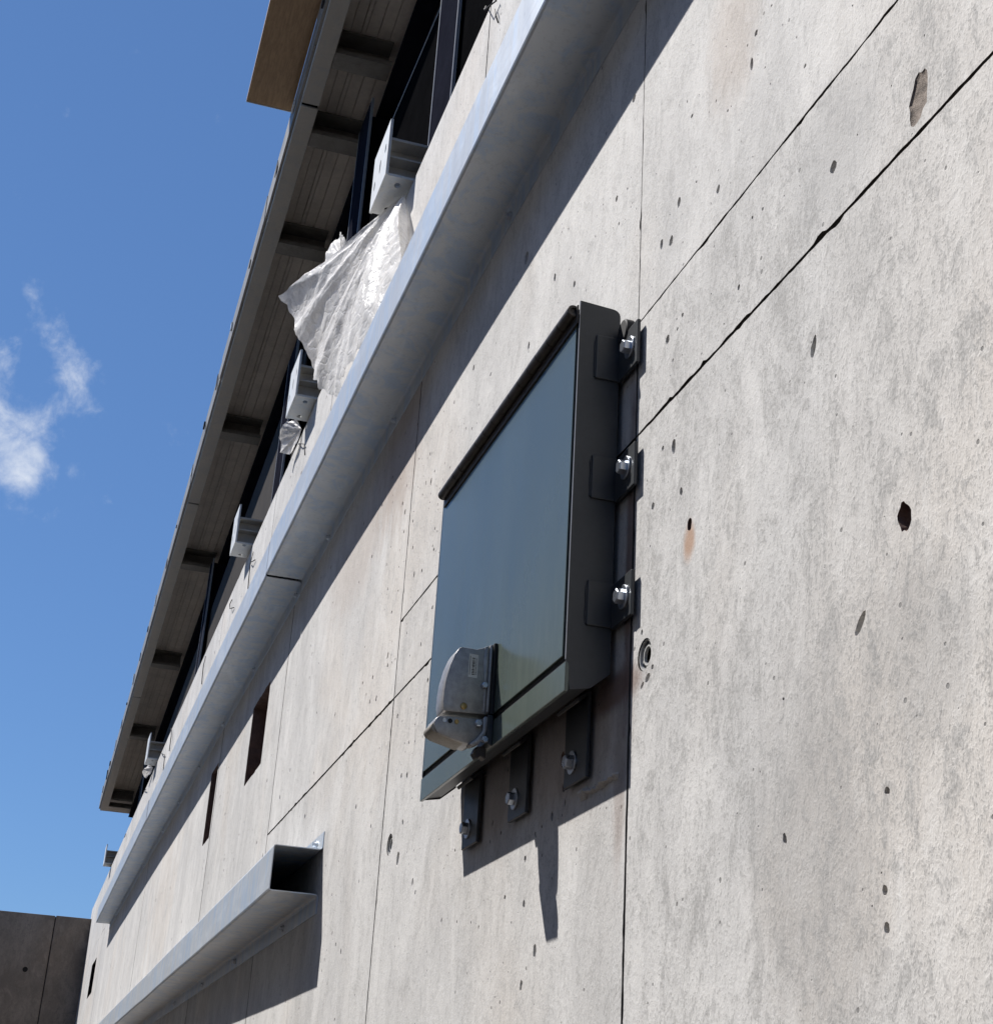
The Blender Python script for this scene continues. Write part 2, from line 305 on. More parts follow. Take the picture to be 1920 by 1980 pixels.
STEEL = mat_plain('brown_grey_steel', (0.24, 0.225, 0.20), 0.5, 0.1, 0.22, 5, 0.1)
STEEL_D = mat_plain('dark_primer_steel', (0.016, 0.017, 0.025), 0.9, 0.0, 0.2, 6, 0.05, spec=0.0)
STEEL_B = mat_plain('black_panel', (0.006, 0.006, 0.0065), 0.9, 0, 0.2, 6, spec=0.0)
FASCIA = mat_galv('fascia_galvanised', (0.52, 0.495, 0.45), 0.2, 0.55, 0.35)
SHEET = mat_plain('roof_sheet_underside', (0.72, 0.65, 0.57), 0.55, 0.05, 0.14, 3.5, 0.08)
BOARD = mat_board()
WIRE = mat_plain('tie_wire', (0.02, 0.018, 0.017), 0.6, 0.4, 0.2, 80)
FILM = mat_plastic()
GROUND = mat_plain('red_earth_ground', (0.16, 0.12, 0.088), 0.95, 0, 0.25, 0.7, 0.3)
PLASTER = mat_plain('grey_tie_plastic', (0.45, 0.45, 0.44), 0.6, 0, 0.12, 60)

# ------------------------------------------------------------------ ground
gb = MB().face([(-400, -400, -H), (400, -400, -H), (400, 400, -H), (-400, 400, -H)])
tag(gb.build('ground', GROUND), kind='structure')

# ------------------------------------------------------------------ the concrete wall: separate cast fields with open joints, pits and pockets
WALL_TOP = 3.725; X_END = -28.9; X_NEAR = 1.6
wall = thing('concrete_wall', (-6, 0, -H), 'long pale grey cast concrete wall with joints and air holes, running away to the left', 'wall')
def ragged(p0, p1, rng, amp, step, chip, inward):
    """points of a ragged cast edge from p0 (kept) to p1 (left out)"""
    p0 = Vector(p0); p1 = Vector(p1); n = max(1, int((p1 - p0).length / step)); out = []
    drift = 0; run = 0; size = 0
    for i in range(n):
        t = i / n; q = p0.lerp(p1, t)
        if i:
            drift = drift * 0.75 + rng.uniform(-amp, amp) * 0.55; k = abs(drift)
            if run > 0: k += size * (0.6 + 0.7 * rng.random()); run -= 1
            elif rng.random() < chip * 0.4: run = rng.randint(0, 2); size = rng.uniform(0.0015, 0.006); k += size
            q = q + Vector(inward) * k
        out.append((q.x, q.y))
    return out
def concrete_field(x0, x1, z0, z1, seed, gap=(0.004, 0.004, 0.003, 0.003), pits=40, pit_area=None, pockets=(), holes=(), tone=1.0, mottle=0.3, step=0.014, amp=0.0016, chip=0.08, deep=0.03, psize=1.0):
    rng = random.Random(seed)
    xa, xb, za, zb = x0 + gap[0], x1 - gap[1], z0 + gap[2], z1 - gap[3]
    out = ragged((xa, za), (xb, za), rng, amp, step, chip, (0, 1)) + ragged((xb, za), (xb, zb), rng, amp, step, chip, (-1, 0)) + \
          ragged((xb, zb), (xa, zb), rng, amp, step, chip, (0, -1)) + ragged((xa, zb), (xa, za), rng, amp, step, chip, (1, 0))
    loops = []; meta = []; occ = []
    def free(x, z, r): return all((x - a) ** 2 + (z - b) ** 2 > (r + c + 0.006) ** 2 for a, b, c in occ)
    def inside(x, z, r): return xa + r + 0.02 < x < xb - r - 0.02 and za + r + 0.02 < z < zb - r - 0.02
    for (px0, px1, pz0, pz1, dep, mi) in pockets:
        loops.append(ragged((px0, pz0), (px1, pz0), rng, 0.004, 0.03, 0.5, (0, -1)) + ragged((px1, pz0), (px1, pz1), rng, 0.004, 0.03, 0.5, (1, 0)) + ragged((px1, pz1), (px0, pz1), rng, 0.004, 0.03, 0.5, (0, 1)) + ragged((px0, pz1), (px0, pz0), rng, 0.004, 0.03, 0.5, (-1, 0))); meta.append(('pocket', dep, mi)); occ.append(((px0 + px1) / 2, (pz0 + pz1) / 2, 0.6 * math.hypot(px1 - px0, pz1 - pz0)))
    for (hx, hz, rx, rz, ang, dep, mi, k) in holes:
        pts = []
        for i in range(k):
            t = 2 * math.pi * i / k; w = 1 + rng.uniform(-0.13, 0.13) if k < 20 else 1.0
            ux, uz = rx * math.cos(t) * w, rz * math.sin(t) * w
            pts.append((hx + ux * math.cos(ang) - uz * math.sin(ang), hz + ux * math.sin(ang) + uz * math.cos(ang)))
        loops.append(pts); meta.append(('hole' if k < 20 else 'bore', dep, mi)); occ.append((hx, hz, max(rx, rz) * 1.1))
    pa = pit_area or (xa, xb, za, zb); made = 0; tries = 0
    while made < pits and tries < pits * 12:
        tries += 1
        x = rng.uniform(pa[0], pa[1]); z = rng.uniform(pa[2], pa[3]); r = (0.0017 + 0.0075 * rng.random() ** 5.0) * psize
        if mnoise.noise(Vector((x * 1.3, seed * 3.1, z * 1.6))) < rng.uniform(-0.5, 0.35): continue
        if not inside(x, z, r * 1.5) or not free(x, z, r * 1.4): continue
        k = 9 if r < 0.005 else 13; e = rng.uniform(0.7, 1.5); an = rng.uniform(-0.5, 0.5)
        pts = []
        for i in range(k):
            t = 2 * math.pi * i / k; w = 1 + rng.uniform(-0.2, 0.2); ux, uz = r * math.cos(t) * w, r * e * math.sin(t) * w
            pts.append((x + ux * math.cos(an) - uz * math.sin(an), z + ux * math.sin(an) + uz * math.cos(an)))
        loops.append(pts); meta.append(('hole', r * rng.uniform(1.5, 3.0), 0)); occ.append((x, z, r * 1.4)); made += 1
    V = [Vector(p) for p in out]; F = [list(range(len(out)))]
    for lp in loops:
        b = len(V); V += [Vector(p) for p in lp]; F.append(list(range(b, b + len(lp))))
    r = delaunay_2d_cdt(V, [], F, 1, 1e-7)
    mb = MB(); vs = [(v.x, 0.0, v.y) for v in r[0]]; fs = [tuple(f) for f, of in zip(r[2], r[5]) if 0 in of and not any(i > 0 for i in of)]
    mb.mesh(vs, fs, 0)
    n = len(out); sd = [(x, 0.0, z) for x, z in out] + [(x, deep, z) for x, z in out]
    mb.mesh(sd, [(i, (i + 1) % n, n + (i + 1) % n, n + i) for i in range(n)], 4)
    for lp, (kind, dep, mi) in zip(loops, meta):
        k = len(lp); cx = sum(p[0] for p in lp) / k; cz = sum(p[1] for p in lp) / k
        if kind == 'hole':
            rings = [(0.0, 1.0), (dep * 0.30, 0.95), (dep * 0.72, 0.82), (dep, 0.45)]
        else: rings = [(0.0, 1.0), (dep, 1.0)]
        q = []
        for y, s in rings: q += [(cx + (px - cx) * s, y, cz + (pz - cz) * s) for px, pz in lp]
        ff = []
        for j in range(len(rings) - 1): ff += [(j * k + i, j * k + (i + 1) % k, (j + 1) * k + (i + 1) % k, (j + 1) * k + i) for i in range(k)]
        ff.append(tuple((len(rings) - 1) * k + i for i in range(k)))
        mb.mesh(q, ff, mi)
    # normals are set by hand: the sheet is open at the back
    me = bpy.data.meshes.new('concrete_panel'); o = Vector(wall['_o'])
    me.from_pydata([tuple(Vector(p) - o) for p in mb.v], [], mb.f)
    for mt in (CONC_ST if x1 > V3 else CONC, NICHE, HOLE, PATCH, CONC_CORE): me.materials.append(mt)
    for p, mi in zip(me.polygons, mb.m): p.material_index = mi
    bm = bmesh.new(); bm.from_mesh(me); bmesh.ops.remove_doubles(bm, verts=bm.verts, dist=1e-6); bmesh.ops.recalc_face_normals(bm, faces=bm.faces)
    ref = max(bm.faces, key=lambda f: f.calc_area())
    if ref.normal.y > 0: bmesh.ops.reverse_faces(bm, faces=bm.faces)
    bm.to_mesh(me); bm.free()
    ob = bpy.data.objects.new('concrete_panel', me); C.objects.link(ob); ob.parent = wall; ob['tone'] = tone; ob['mottle'] = mottle; ob['_o'] = wall['_o']
    return ob
V1, V2, V3, V4, V5, V6 = -2.558, -4.650, -7.228, -9.885, -15.42, -22.6
JA, JB, JG = 1.620, 1.355, 2.700
WID = 0.0042
# near field right of the hatch
concrete_field(V1, X_NEAR, -H + 0.001, JB, 11, (WID, 0.0, 0, 0.0025), 20, (-2.5, -1.1, 0.0, 1.3), (),
    [(-1.590, 0.803, 0.0165, 0.021, 0.2, 0.016, 1, 19), (-2.286, 1.060, 0.010, 0.012, 0, 0.02, 1, 13), (-1.819, 1.177, 0.008, 0.019, -0.3, 0.02, 0, 12), (-1.712, 0.694, 0.018, 0.0075, 0.75, 0.016, 0, 12), (-1.678, 0.288, 0.007, 0.007, 0, 0.014, 0, 12),
     (-2.363, 1.249, 0.010, 0.016, 0.1, 0.012, 0, 9), (-2.487, 0.875, 0.0335, 0.031, 0, 0.05, 2, 30), (-2.325, 1.14, 0.006, 0.009, 0.2, 0.012, 0, 12), (-2.470, 0.826, 0.013, 0.007, 0.3, 0.012, 0, 13), (-2.496, 0.818, 0.009, 0.005, 0.5, 0.010, 0, 12), (-2.448, 0.840, 0.006, 0.005, 0.1, 0.010, 0, 11), (-2.503, 0.923, 0.005, 0.006, 0.0, 0.008, 0, 11), (-2.46, 1.165, 0.008, 0.008, 0, 0.012, 0, 12)], 1.0, 1.0, amp=0.0022, chip=0.10, psize=0.75)
concrete_field(V1, X_NEAR, JB, JA, 12, (WID, 0, 0.0028, 0.0016), 26, (-2.5, -1.1, 1.37, 1.6), (),
    [(-1.497, 1.413, 0.024, 0.040, -0.35, 0.0035, 3, 19), (-1.740, 1.459, 0.010, 0.012, -0.5, 0.014, 0, 12), (-2.40, 1.50, 0.009, 0.010, 0, 0.012, 0, 12), (-2.08, 1.435, 0.005, 0.006, 0, 0.012, 0, 12), (-1.35, 1.545, 0.012, 0.015, 0.3, 0.002, 3, 14)], 1.0, 0.85, amp=0.003, chip=0.22)
concrete_field(V1, X_NEAR, JA, JG, 13, (0.0010, 0, 0.0016, 0), 95, (-2.54, -1.4, 1.65, 2.6), (),
    [(-2.352, 1.791, 0.008, 0.012, 0, 0.014, 0, 12), (-2.390, 1.722, 0.010, 0.012, -0.3, 0.014, 0, 12), (-2.44, 1.745, 0.008, 0.012, 0, 0.006, 0, 9), (-2.02, 1.88, 0.006, 0.014, 0, 0.012, 0, 12)], 1.02, 0.12, amp=0.0018, chip=0.12)
# behind the hatch
concrete_field(V2, V1, -H + 0.001, JB, 21, (0.005, WID, 0, 0.003), 240, (-4.6, -2.6, -0.1, 1.3), (), [(-4.528, 0.862, 0.036, 0.033, 0, 0.05, 2, 30), (-2.93, 0.775, 0.013, 0.016, 0, 0.006, 1, 10), (-2.985, 0.665, 0.008, 0.010, 0, 0.012, 0, 8), (-4.40, 0.80, 0.017, 0.021, -0.2, 0.018, 0, 9), (-3.06, 0.40, 0.010, 0.014, 0, 0.012, 0, 8)], 0.98, 0.22)
concrete_field(V2, V1, JB, JA, 22, (0.005, 0.003, 0.003, 0.003), 40, None, (), (), 0.99, 0.2)
concrete_field(V2, V1, JA, JG, 23, (0.004, 0.0016, 0.003, 0), 260, (-4.6, -2.56, 1.65, 2.68), (), [(-3.42, 2.30, 0.017, 0.022, 0, 0.014, 0, 10), (-2.62, 2.25, 0.010, 0.010, 0, 0.014, 0, 8), (-3.35, 1.985, 0.008, 0.014, 0, 0.012, 0, 8)], 1.02, 0.12, chip=0.08)
concrete_field(V3, V2, -H + 0.001, JB, 31, (0.006, 0.005, 0, 0.004), 260, (-7.2, -4.68, -0.1, 1.3), (), (), 0.97, 0.2, amp=0.002)
concrete_field(V3, V2, JB, JG, 32, (0.006, 0.004, 0.004, 0), 240, None, (), (), 1.03, 0.15, amp=0.002, psize=1.15)
concrete_field(V4, V3, -H + 0.001, JG, 41, (0.009, 0.006, 0, 0), 260, (-9.8, -7.26, 0.2, 2.6), [(-8.405, -7.80, 1.828, 2.275, 0.34, 1)], (), 0.98, 0.2, amp=0.003, psize=1.3)
concrete_field(V5, V4, -H + 0.001, JG, 51, (0.012, 0.009, 0, 0), 160, (-15, -9.95, 0.6, 2.6), [(-10.31, -9.945, 1.808, 2.30, 0.34, 1)], (), 1.05, 0.1, psize=1.7)
concrete_field(V6, V5, -H + 0.001, JG, 61, (0.012, 0.012, 0, 0), 120, (-22, -15.5, 0.8, 2.6), (), (), 1.05, 0.1, step=0.06, psize=2.2)
concrete_field(X_END, V6, -H + 0.001, JG, 71, (0, 0.012, 0, 0), 60, (-28, -23, 1.0, 2.6), [(-25.1, -23.85, 1.90, 2.40, 0.5, 2)], (), 1.0, 0.2, step=0.08, psize=2.5)
# upper lift, above the channel
UJ = [X_NEAR, -1.35, -4.05, -6.75, -8.60, -11.05, -15.4, -19.6, -24.0, X_END]
for i in range(len(UJ) - 1):
    last = i == len(UJ) - 2
    concrete_field(UJ[i + 1], UJ[i], JG, WALL_TOP, 81 + i, (0.0045 if not last else 0, 0.0045, 0.001, 0), 70, None, (), (), 0.97 + 0.05 * ((i * 7) % 3) / 2, 0.2, step=0.05, psize=1.0 + 0.2 * i)
# solid core behind the cast face, left open behind the pockets
wc = MB(); xs_ = X_NEAR
for (px0, px1, pz0, pz1) in [(-8.405, -7.80, 1.828, 2.275), (-10.31, -9.945, 1.808, 2.30), (-25.1, -23.85, 1.90, 2.40)]:
    wc.box(px1 + 0.03, xs_, 0.0295, 0.62, -H, WALL_TOP - 0.002); wc.box(px0 - 0.03, px1 + 0.03, 0.0295, 0.62, -H, pz0 - 0.03); wc.box(px0 - 0.03, px1 + 0.03, 0.0295, 0.62, pz1 + 0.03, WALL_TOP - 0.002); xs_ = px0 - 0.03
wc.box(X_END, xs_, 0.0295, 0.62, -H, WALL_TOP - 0.002)
core = wc.build('wall_core', CONC_CORE, wall); core['tone'] = 1.0; core['mottle'] = 0.3

# plastic ends of the form-tie sleeves
def tie_end(x, z, r):
    mb = MB(); y = 0.006
    def ring(ra, rb, ya, yb, n=28):
        vs = []; fs = []
        for rr, yy in ((ra, yb), (ra, ya), (rb, ya), (rb, yb)): vs += [(x + rr * math.cos(2 * math.pi * k / n), yy, z + rr * math.sin(2 * math.pi * k / n)) for k in range(n)]
        for j in range(3): fs += [(j * n + k, j * n + (k + 1) % n, (j + 1) * n + (k + 1) % n, (j + 1) * n + k) for k in range(n)]
        mb.mesh(vs, fs)
    ring(r * 0.54, r * 0.64, y, y + 0.006); ring(r * 0.91, r * 0.985, y - 0.004, y + 0.006)
    for k in range(6):
        a = 2 * math.pi * k / 6 + 0.3; d = Vector((math.cos(a), 0, math.sin(a))); s = Vector((-d.z, 0, d.x)) * (r * 0.085); c = Vector((x, 0, z))
        p0, p1 = c + d * r * 0.6, c + d * r * 0.94
        vs = [p0 - s, p1 - s, p1 + s, p0 + s]; vs = [(v.x, y + 0.001, v.z) for v in vs] + [(v.x, y + 0.006, v.z) for v in vs]
        mb.mesh(vs, [(0, 1, 2, 3), (0, 1, 5, 4), (2, 3, 7, 6)])
    return mb.build('tie_sleeve', PLASTER, wall)
tie_end(-2.487, 0.875, 0.031); tie_end(-4.528, 0.862, 0.033)
# mortar ridge left from the formwork, below the hatch
rb = MB(); rng = random.Random(5); vs = []; fs = []; n = 30
for i in range(n):
    t = i / (n - 1); x = -2.60 - 0.21 * t; z = 0.672 + 0.002 * math.sin(t * 9); hh = 0.010 * (0.5 + rng.random()) * (1 if i not in (0, n - 1) else 0.1); w = 0.004 + 0.004 * rng.random() + (0.007 if t > 0.82 else 0)
    vs += [(x, -0.0005, z + w), (x, -hh, z + rng.uniform(-0.002, 0.002)), (x, -0.0005, z - w)]
for i in range(n - 1):
    for j in range(2): fs.append((i * 3 + j, i * 3 + j + 1, i * 3 + 4 + j, i * 3 + 3 + j))
o = rb.mesh(vs, fs).build('mortar_ridge', CONC, wall); o['tone'] = 0.8; o['mottle'] = 0.5

# bent tie wires left in the upper lift
WIRES = [[(-4.105, -0.004, 3.765), (-4.02, -0.03, 3.67), (-3.93, -0.012, 3.64), (-3.94, -0.03, 3.66)], [(-3.956, -0.01, 3.625), (-3.93, -0.012, 3.58), (-3.915, -0.004, 3.535)],
    [(-5.44, -0.02, 3.70), (-5.34, -0.02, 3.62), (-5.285, -0.012, 3.57), (-5.262, -0.01, 3.51)], [(-7.80, -0.005, 3.68), (-7.66, -0.02, 3.62), (-7.52, -0.012, 3.555), (-7.476, -0.006, 3.47)],
    [(-9.475, -0.006, 3.63), (-9.477, -0.015, 3.54), (-9.498, -0.006, 3.37)], [(-9.54, -0.006, 3.565), (-9.42, -0.02, 3.53), (-9.29, -0.006, 3.505)], [(-10.489, -0.006, 3.625), (-10.52, -0.015, 3.595), (-10.42, -0.02, 3.53), (-10.281, -0.006, 3.495)],
    [(-15.90, -0.006, 3.70), (-15.5, -0.02, 3.60), (-15.23, -0.012, 3.53), (-15.206, -0.006, 3.36)], [(-18.0, -0.006, 3.72), (-17.44, -0.02, 3.62)], [(-14.92, -0.006, 3.73), (-14.58, -0.02, 3.57), (-14.7, -0.01, 3.45)], [(-12.1, -0.006, 3.66), (-12.0, -0.02, 3.55), (-12.1, -0.006, 3.42)], [(-20.8, -0.006, 3.7), (-20.5, -0.03, 3.6)]]
for i, w in enumerate(WIRES): MB().tube(w, 0.0028 + 0.00022 * abs(w[0][0] + 4) / 2, 6).build('tie_wire', WIRE, wall, smooth=True)

# ------------------------------------------------------------------ dark wall closing the far end
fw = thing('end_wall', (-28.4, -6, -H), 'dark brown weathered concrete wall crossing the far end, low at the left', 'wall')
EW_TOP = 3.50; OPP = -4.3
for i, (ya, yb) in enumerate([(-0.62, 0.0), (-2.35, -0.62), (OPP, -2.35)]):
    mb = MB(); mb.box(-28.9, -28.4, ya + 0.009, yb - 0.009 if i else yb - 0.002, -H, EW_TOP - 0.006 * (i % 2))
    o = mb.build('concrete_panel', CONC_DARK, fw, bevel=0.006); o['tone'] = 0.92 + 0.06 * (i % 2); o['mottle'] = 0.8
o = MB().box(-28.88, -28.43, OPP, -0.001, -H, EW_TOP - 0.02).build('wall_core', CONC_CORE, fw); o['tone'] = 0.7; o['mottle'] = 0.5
for (y, z, r) in [(-0.98, 2.55, 0.045), (-0.60, 1.25, 0.03), (-1.6, 2.2, 0.025), (-1.2, 1.6, 0.02), (-0.45, 1.05, 0.02)]:
    mb = MB(); n = 14; vs = []; fs = []
    for xx, rr in ((-28.399, r), (-28.397, r * 0.9)): vs += [(xx, y + rr * math.cos(2 * math.pi * k / n), z + rr * math.sin(2 * math.pi * k / n)) for k in range(n)]
    fs += [(k, (k + 1) % n, n + (k + 1) % n, n + k) for k in range(n)]
    fs.append(tuple(n + k for k in range(n))); mb.mesh(vs, fs).build('tie_hole_disc', HOLE, fw)  # flat dark disc painted in place of each hole's shade
# wall added out of view behind the camera, to cut the blue sky fill
ow = thing('sky_block_wall', (-12, OPP - 0.3, -H), 'unseen concrete wall added behind the camera to block part of the sky', 'wall')
for i in range(12):
    a = -28.9 + i * 3.2; o = MB().box(a + 0.009, a + 3.2 - 0.009, OPP - 0.5, OPP - 0.002, -H, 5.6 - 0.006 * (i % 2)).build('concrete_panel', CONC, ow, bevel=0.006); o['tone'] = 0.95 + 0.05 * (i % 3); o['mottle'] = 0.7
o = MB().box(-28.9, 9.5, OPP - 0.48, OPP - 0.02, -H, 5.57).build('wall_core', CONC_CORE, ow); o['tone'] = 0.8; o['mottle'] = 0.5

# ------------------------------------------------------------------ galvanised channels (hat section: flange, top, front, underside, flange)
def hat_profile(z0, z1, g, fl=0.068, r=0.009):
    pts = [(-0.003, z1 + fl), (-0.003, z1 + r * 1.2), (-0.003 - r * 0.35, z1 + r * 0.35), (-0.003 - r * 1.2, z1)]
    pts += [(-g + r, z1), (-g + r * 0.3, z1 - r * 0.3), (-g, z1 - r), (-g, z0 + r), (-g + r * 0.3, z0 + r * 0.3), (-g + r, z0)]
    pts += [(-0.003 - r * 1.2, z0), (-0.003 - r * 0.35, z0 - r * 0.35), (-0.003, z0 - r * 1.2), (-0.003, z0 - fl)]
    return pts
def channel(label, x0, x1, z0, z1, g, screws, seed, sl=0.0):
    """x0 is the far end, x1 the near end"""
    t = thing('galvanised_channel', (x1, -g / 2, z0), label, 'metal channel', 'galvanised channels on the wall')
    out = hat_profile(z0, z1, g); T = 0.0035
    n = len(out); inn = []
    for i, (y, z) in enumerate(out):
        a = Vector(out[max(0, i - 1)]); b = Vector(out[min(n - 1, i + 1)]); d = (b - a).normalized(); nn = Vector((-d.y, d.x))   # towards the hollow side
        inn.append((min(y - nn.x * T, -0.0003), z - nn.y * T) if False else (y + (-d.y) * -T * -1 * 0 + nn.x * 0, z))
    # inner skin: shift towards the wall / the hollow by hand
    inn = []
    for i, (y, z) in enumerate(out):
        a = Vector(out[max(0, i - 1)]); b = Vector(out[min(n - 1, i + 1)]); d = (b - a).normalized(); inn.append((y + (-d.y) * -T, z + d.x * -T) if False else (y - d.y * T, z + d.x * T))
    L = x1 - x0; ns = max(2, int(L / 0.14)); vs = []; fs = []; rng = random.Random(seed)
    for k in range(ns + 1):
        x = x0 + L * k / ns
        w = 0.0022 * mnoise.noise(Vector((x * 0.9, seed, 0.3))) + 0.0009 * mnoise.noise(Vector((x * 3.1, seed, 1.3))); w2 = 0.003 * mnoise.noise(Vector((x * 0.7, seed, 5.3)))
        for i, (y, z) in enumerate(out):
            fy = min(1.0, abs(y) / g); vs.append((x, y + w * fy, z + w2 * fy))
        for i, (y, z) in enumerate(inn):
            fy = min(1.0, abs(y) / g); vs.append((x, y + w * fy, z + w2 * fy))
    S = 2 * n
    for k in range(ns):
        for i in range(n - 1):
            fs.append((k * S + i, k * S + i + 1, (k + 1) * S + i + 1, (k + 1) * S + i)); fs.append((k * S + n + i, (k + 1) * S + n + i, (k + 1) * S + n + i + 1, k * S + n + i + 1))
        fs.append((k * S, (k + 1) * S, (k + 1) * S + n, k * S + n)); fs.append((k * S + n - 1, k * S + 2 * n - 1, (k + 1) * S + 2 * n - 1, (k + 1) * S + n - 1))
    for k in (0, ns):
        for i in range(n - 1): fs.append((k * S + i, k * S + i + 1, k * S + n + i + 1, k * S + n + i))
    MB().mesh(vs, fs).build('channel_sheet', GALV, t, smooth=True, auto=12)
    for sx, sz in screws:
        MB().disc_y(sx, sz, [(-0.003, 0.014), (-0.010, 0.014), (-0.010, 0.0095), (-0.020, 0.0095)], 6, rot=0.3).build('screw', ZINC, t)
    return t
GZ0, GZ1, GG = 2.592, 2.785, 0.184
channel('galvanised channel section nearest the camera, running out of the top of the photo', -7.045, X_NEAR, GZ0, GZ1, GG, [(-3.60, GZ0 - 0.04), (-5.05, GZ0 - 0.04), (-6.33, GZ0 - 0.04), (-2.0, GZ0 - 0.04)], 3)
channel('middle section of the upper galvanised channel, between its two dark joints', -13.80, -7.062, GZ0 - 0.006, GZ1 - 0.006, GG, [(-7.16, GZ0 - 0.045), (-8.55, GZ0 - 0.045), (-9.9, GZ0 - 0.045), (-11.25, GZ0 - 0.045), (-12.6, GZ0 - 0.045)], 4)
channel('farthest section of the upper galvanised channel, ending before the dark end wall', -21.4, -13.83, GZ0 + 0.004, GZ1 + 0.004, GG, [(-14.0, GZ0 - 0.04), (-16.0, GZ0 - 0.04), (-18.0, GZ0 - 0.04), (-20.0, GZ0 - 0.04)], 5)
channel('lower galvanised channel with an open dark end, below the left of the hatch', -24.0, -5.675, 0.864, 1.034, 0.187, [(-6.40, 0.826), (-7.80, 0.826), (-9.13, 0.822), (-10.67, 0.826), (-5.80, 1.072)], 6)

# ------------------------------------------------------------------ the hatch
XL, XR, ZB, ZT = -3.742, -2.634, 0.830, 1.692
hatch = thing('wall_hatch', (-3.19, -0.05, ZB), 'dark grey steel hatch with a glossy blue reflecting door, bolted to the wall', 'hatch')
def rounded(prof_pts, rad, seg=6):
    out = []; n = len(prof_pts)
    for i, p in enumerate(prof_pts):
        r = rad[i]; p = Vector(p)
        if r <= 0: out.append(tuple(p)); continue
        a = (Vector(prof_pts[i - 1]) - p).normalized(); b = (Vector(prof_pts[(i + 1) % n]) - p).normalized()
        for k in range(seg + 1):
            t = k / seg; q = (p + a * r) * (1 - t) ** 2 + p * 2 * t * (1 - t) + (p + b * r) * t * t; out.append(tuple(q))
    return out
prof = rounded([(-0.096, ZB + 0.006), (-0.052, ZB + 0.016), (-0.013, ZB + 0.052), (-0.013, ZT - 0.006), (-0.096, ZT)], [0, 0, 0.0, 0.016, 0])
MB().prism_x(prof, XL + 0.004, XR - 0.004).build('box', FRAME, hatch)
for xa, xb in ((XL, XL + 0.0035), (XR - 0.0035, XR)):      # side plates; light caught on their front edge painted as a pale strip
    mb = MB(); pr = rounded([(-0.103, ZB + 0.062), (-0.094, ZB + 0.004), (-0.052, ZB + 0.012), (-0.012, ZB + 0.046), (-0.012, ZT - 0.002), (-0.103, ZT + 0.004)], [0, 0, 0, 0, 0.018, 0])
    mb.prism_x(pr, xa, xb); mb.build('side_plate', FRAME, hatch)
    MB().box(xa + 0.0001, xb - 0.0001, -0.1042, -0.1031, ZB + 0.064, ZT + 0.003).build('rim_highlight', RIM, hatch)
door = MB().box(XL + 0.008, XR - 0.020, -0.1045, -0.0985, 0.905, 1.672).build('door', DOOR, hatch, bevel=0.0012)
MB().box(XL + 0.012, XR - 0.004, -0.0985, -0.0962, 0.885, 1.68).build('gap_strip', RUBBER, hatch)  # black strip keeps the door gap dark; its shade is in the colour
lip = MB().prism_x([(-0.1045, ZB), (-0.1045, ZB + 0.058), (-0.0995, ZB + 0.058), (-0.0965, ZB + 0.05), (-0.0965, ZB)], XL - 0.001, XR + 0.001)
lip.build('bottom_lip', DOOR, hatch, bevel=0.001)
# piano hinge: pin tube with separate knuckles
hinge = MB().tube([(XL + 0.03, -0.114, 1.675), (XR - 0.018, -0.114, 1.677)], 0.0085, 12).build('hinge', HINGE, hatch, smooth=True, auto=40)
kx0, kx1 = XL + 0.026, XR - 0.012; nk = 15; rng = random.Random(2); xs = [kx0 + (kx1 - kx0) * (k + (rng.uniform(-0.12, 0.12) if 0 < k < nk else 0)) / nk for k in range(nk + 1)]
for k in range(nk):
    mb = MB(); n = 20; a, b = xs[k] + 0.0009, xs[k + 1] - 0.0009; r = 0.0138 + rng.uniform(-0.0004, 0.0004); vs = []; fs = []
    for xx, rr in ((a, 0.0075), (a, r - 0.001), (a + 0.001, r), (b - 0.001, r), (b, r - 0.001), (b, 0.0075), (b - 0.02, 0.0075), (a + 0.02, 0.0075)):
        vs += [(xx, -0.114 + rr * math.cos(2 * math.pi * q / n), 1.676 + rr * math.sin(2 * math.pi * q / n)) for q in range(n)]
    for j in range(7): fs += [(j * n + q, j * n + (q + 1) % n, (j + 1) * n + (q + 1) % n, (j + 1) * n + q) for q in range(n)]
    mb.mesh(vs, fs); mb.build('knuckle', HINGE, hinge, smooth=True, auto=35)
MB().box(XL + 0.022, XR - 0.006, -0.1085, -0.1047, 1.6425, 1.688).build('hinge_leaf', HINGE, hatch, bevel=0.001)
# bolts
def bolt(x, z, y0, parent, rot, r=0.0152, wr=0.0245):
    b_ = MB().disc_y(x, z, [(y0 - 0.0035, r), (y0 - 0.0165, r), (y0 - 0.0185, r * 0.86)], 6, rot=rot).build('bolt_head', ZINC, parent, bevel=0.0006)
    w_ = MB().disc_y(x, z, [(y0, wr), (y0 - 0.003, wr), (y0 - 0.0036, wr - 0.001)], 28).build('washer', ZINC, parent, smooth=True, auto=30)
for k, (za, zb, bx, bz) in enumerate([(1.515, 1.612, -2.562, 1.562), (1.240, 1.330, -2.566, 1.288), (0.968, 1.056, -2.560, 1.010)]):
    mb = MB(); mb.box(XR + 0.0002, XR + 0.006, -0.066, -0.008, za, zb + 0.006); mb.box(XR + 0.006, -2.524, -0.016, -0.008, za - 0.004, zb)
    br = mb.build('side_bracket', FRAME, hatch, bevel=0.0015); bolt(bx, bz, -0.0162, br, 0.4 + k)
    mw = MB(); rg = random.Random(k)
    pts = [(XR + 0.002, -0.067 + rg.uniform(-0.0008, 0.0008), za + 0.004 + (zb - za - 0.01) * q / 9) for q in range(10)]; mw.tube(pts, 0.0022, 6); mw.build('weld', FRAME, hatch)
MB().disc_y(-2.602, 1.622, [(-0.001, 0.027), (-0.018, 0.027), (-0.020, 0.024)], 24).build('spacer_disc', RUBBER, hatch, smooth=True, auto=30)
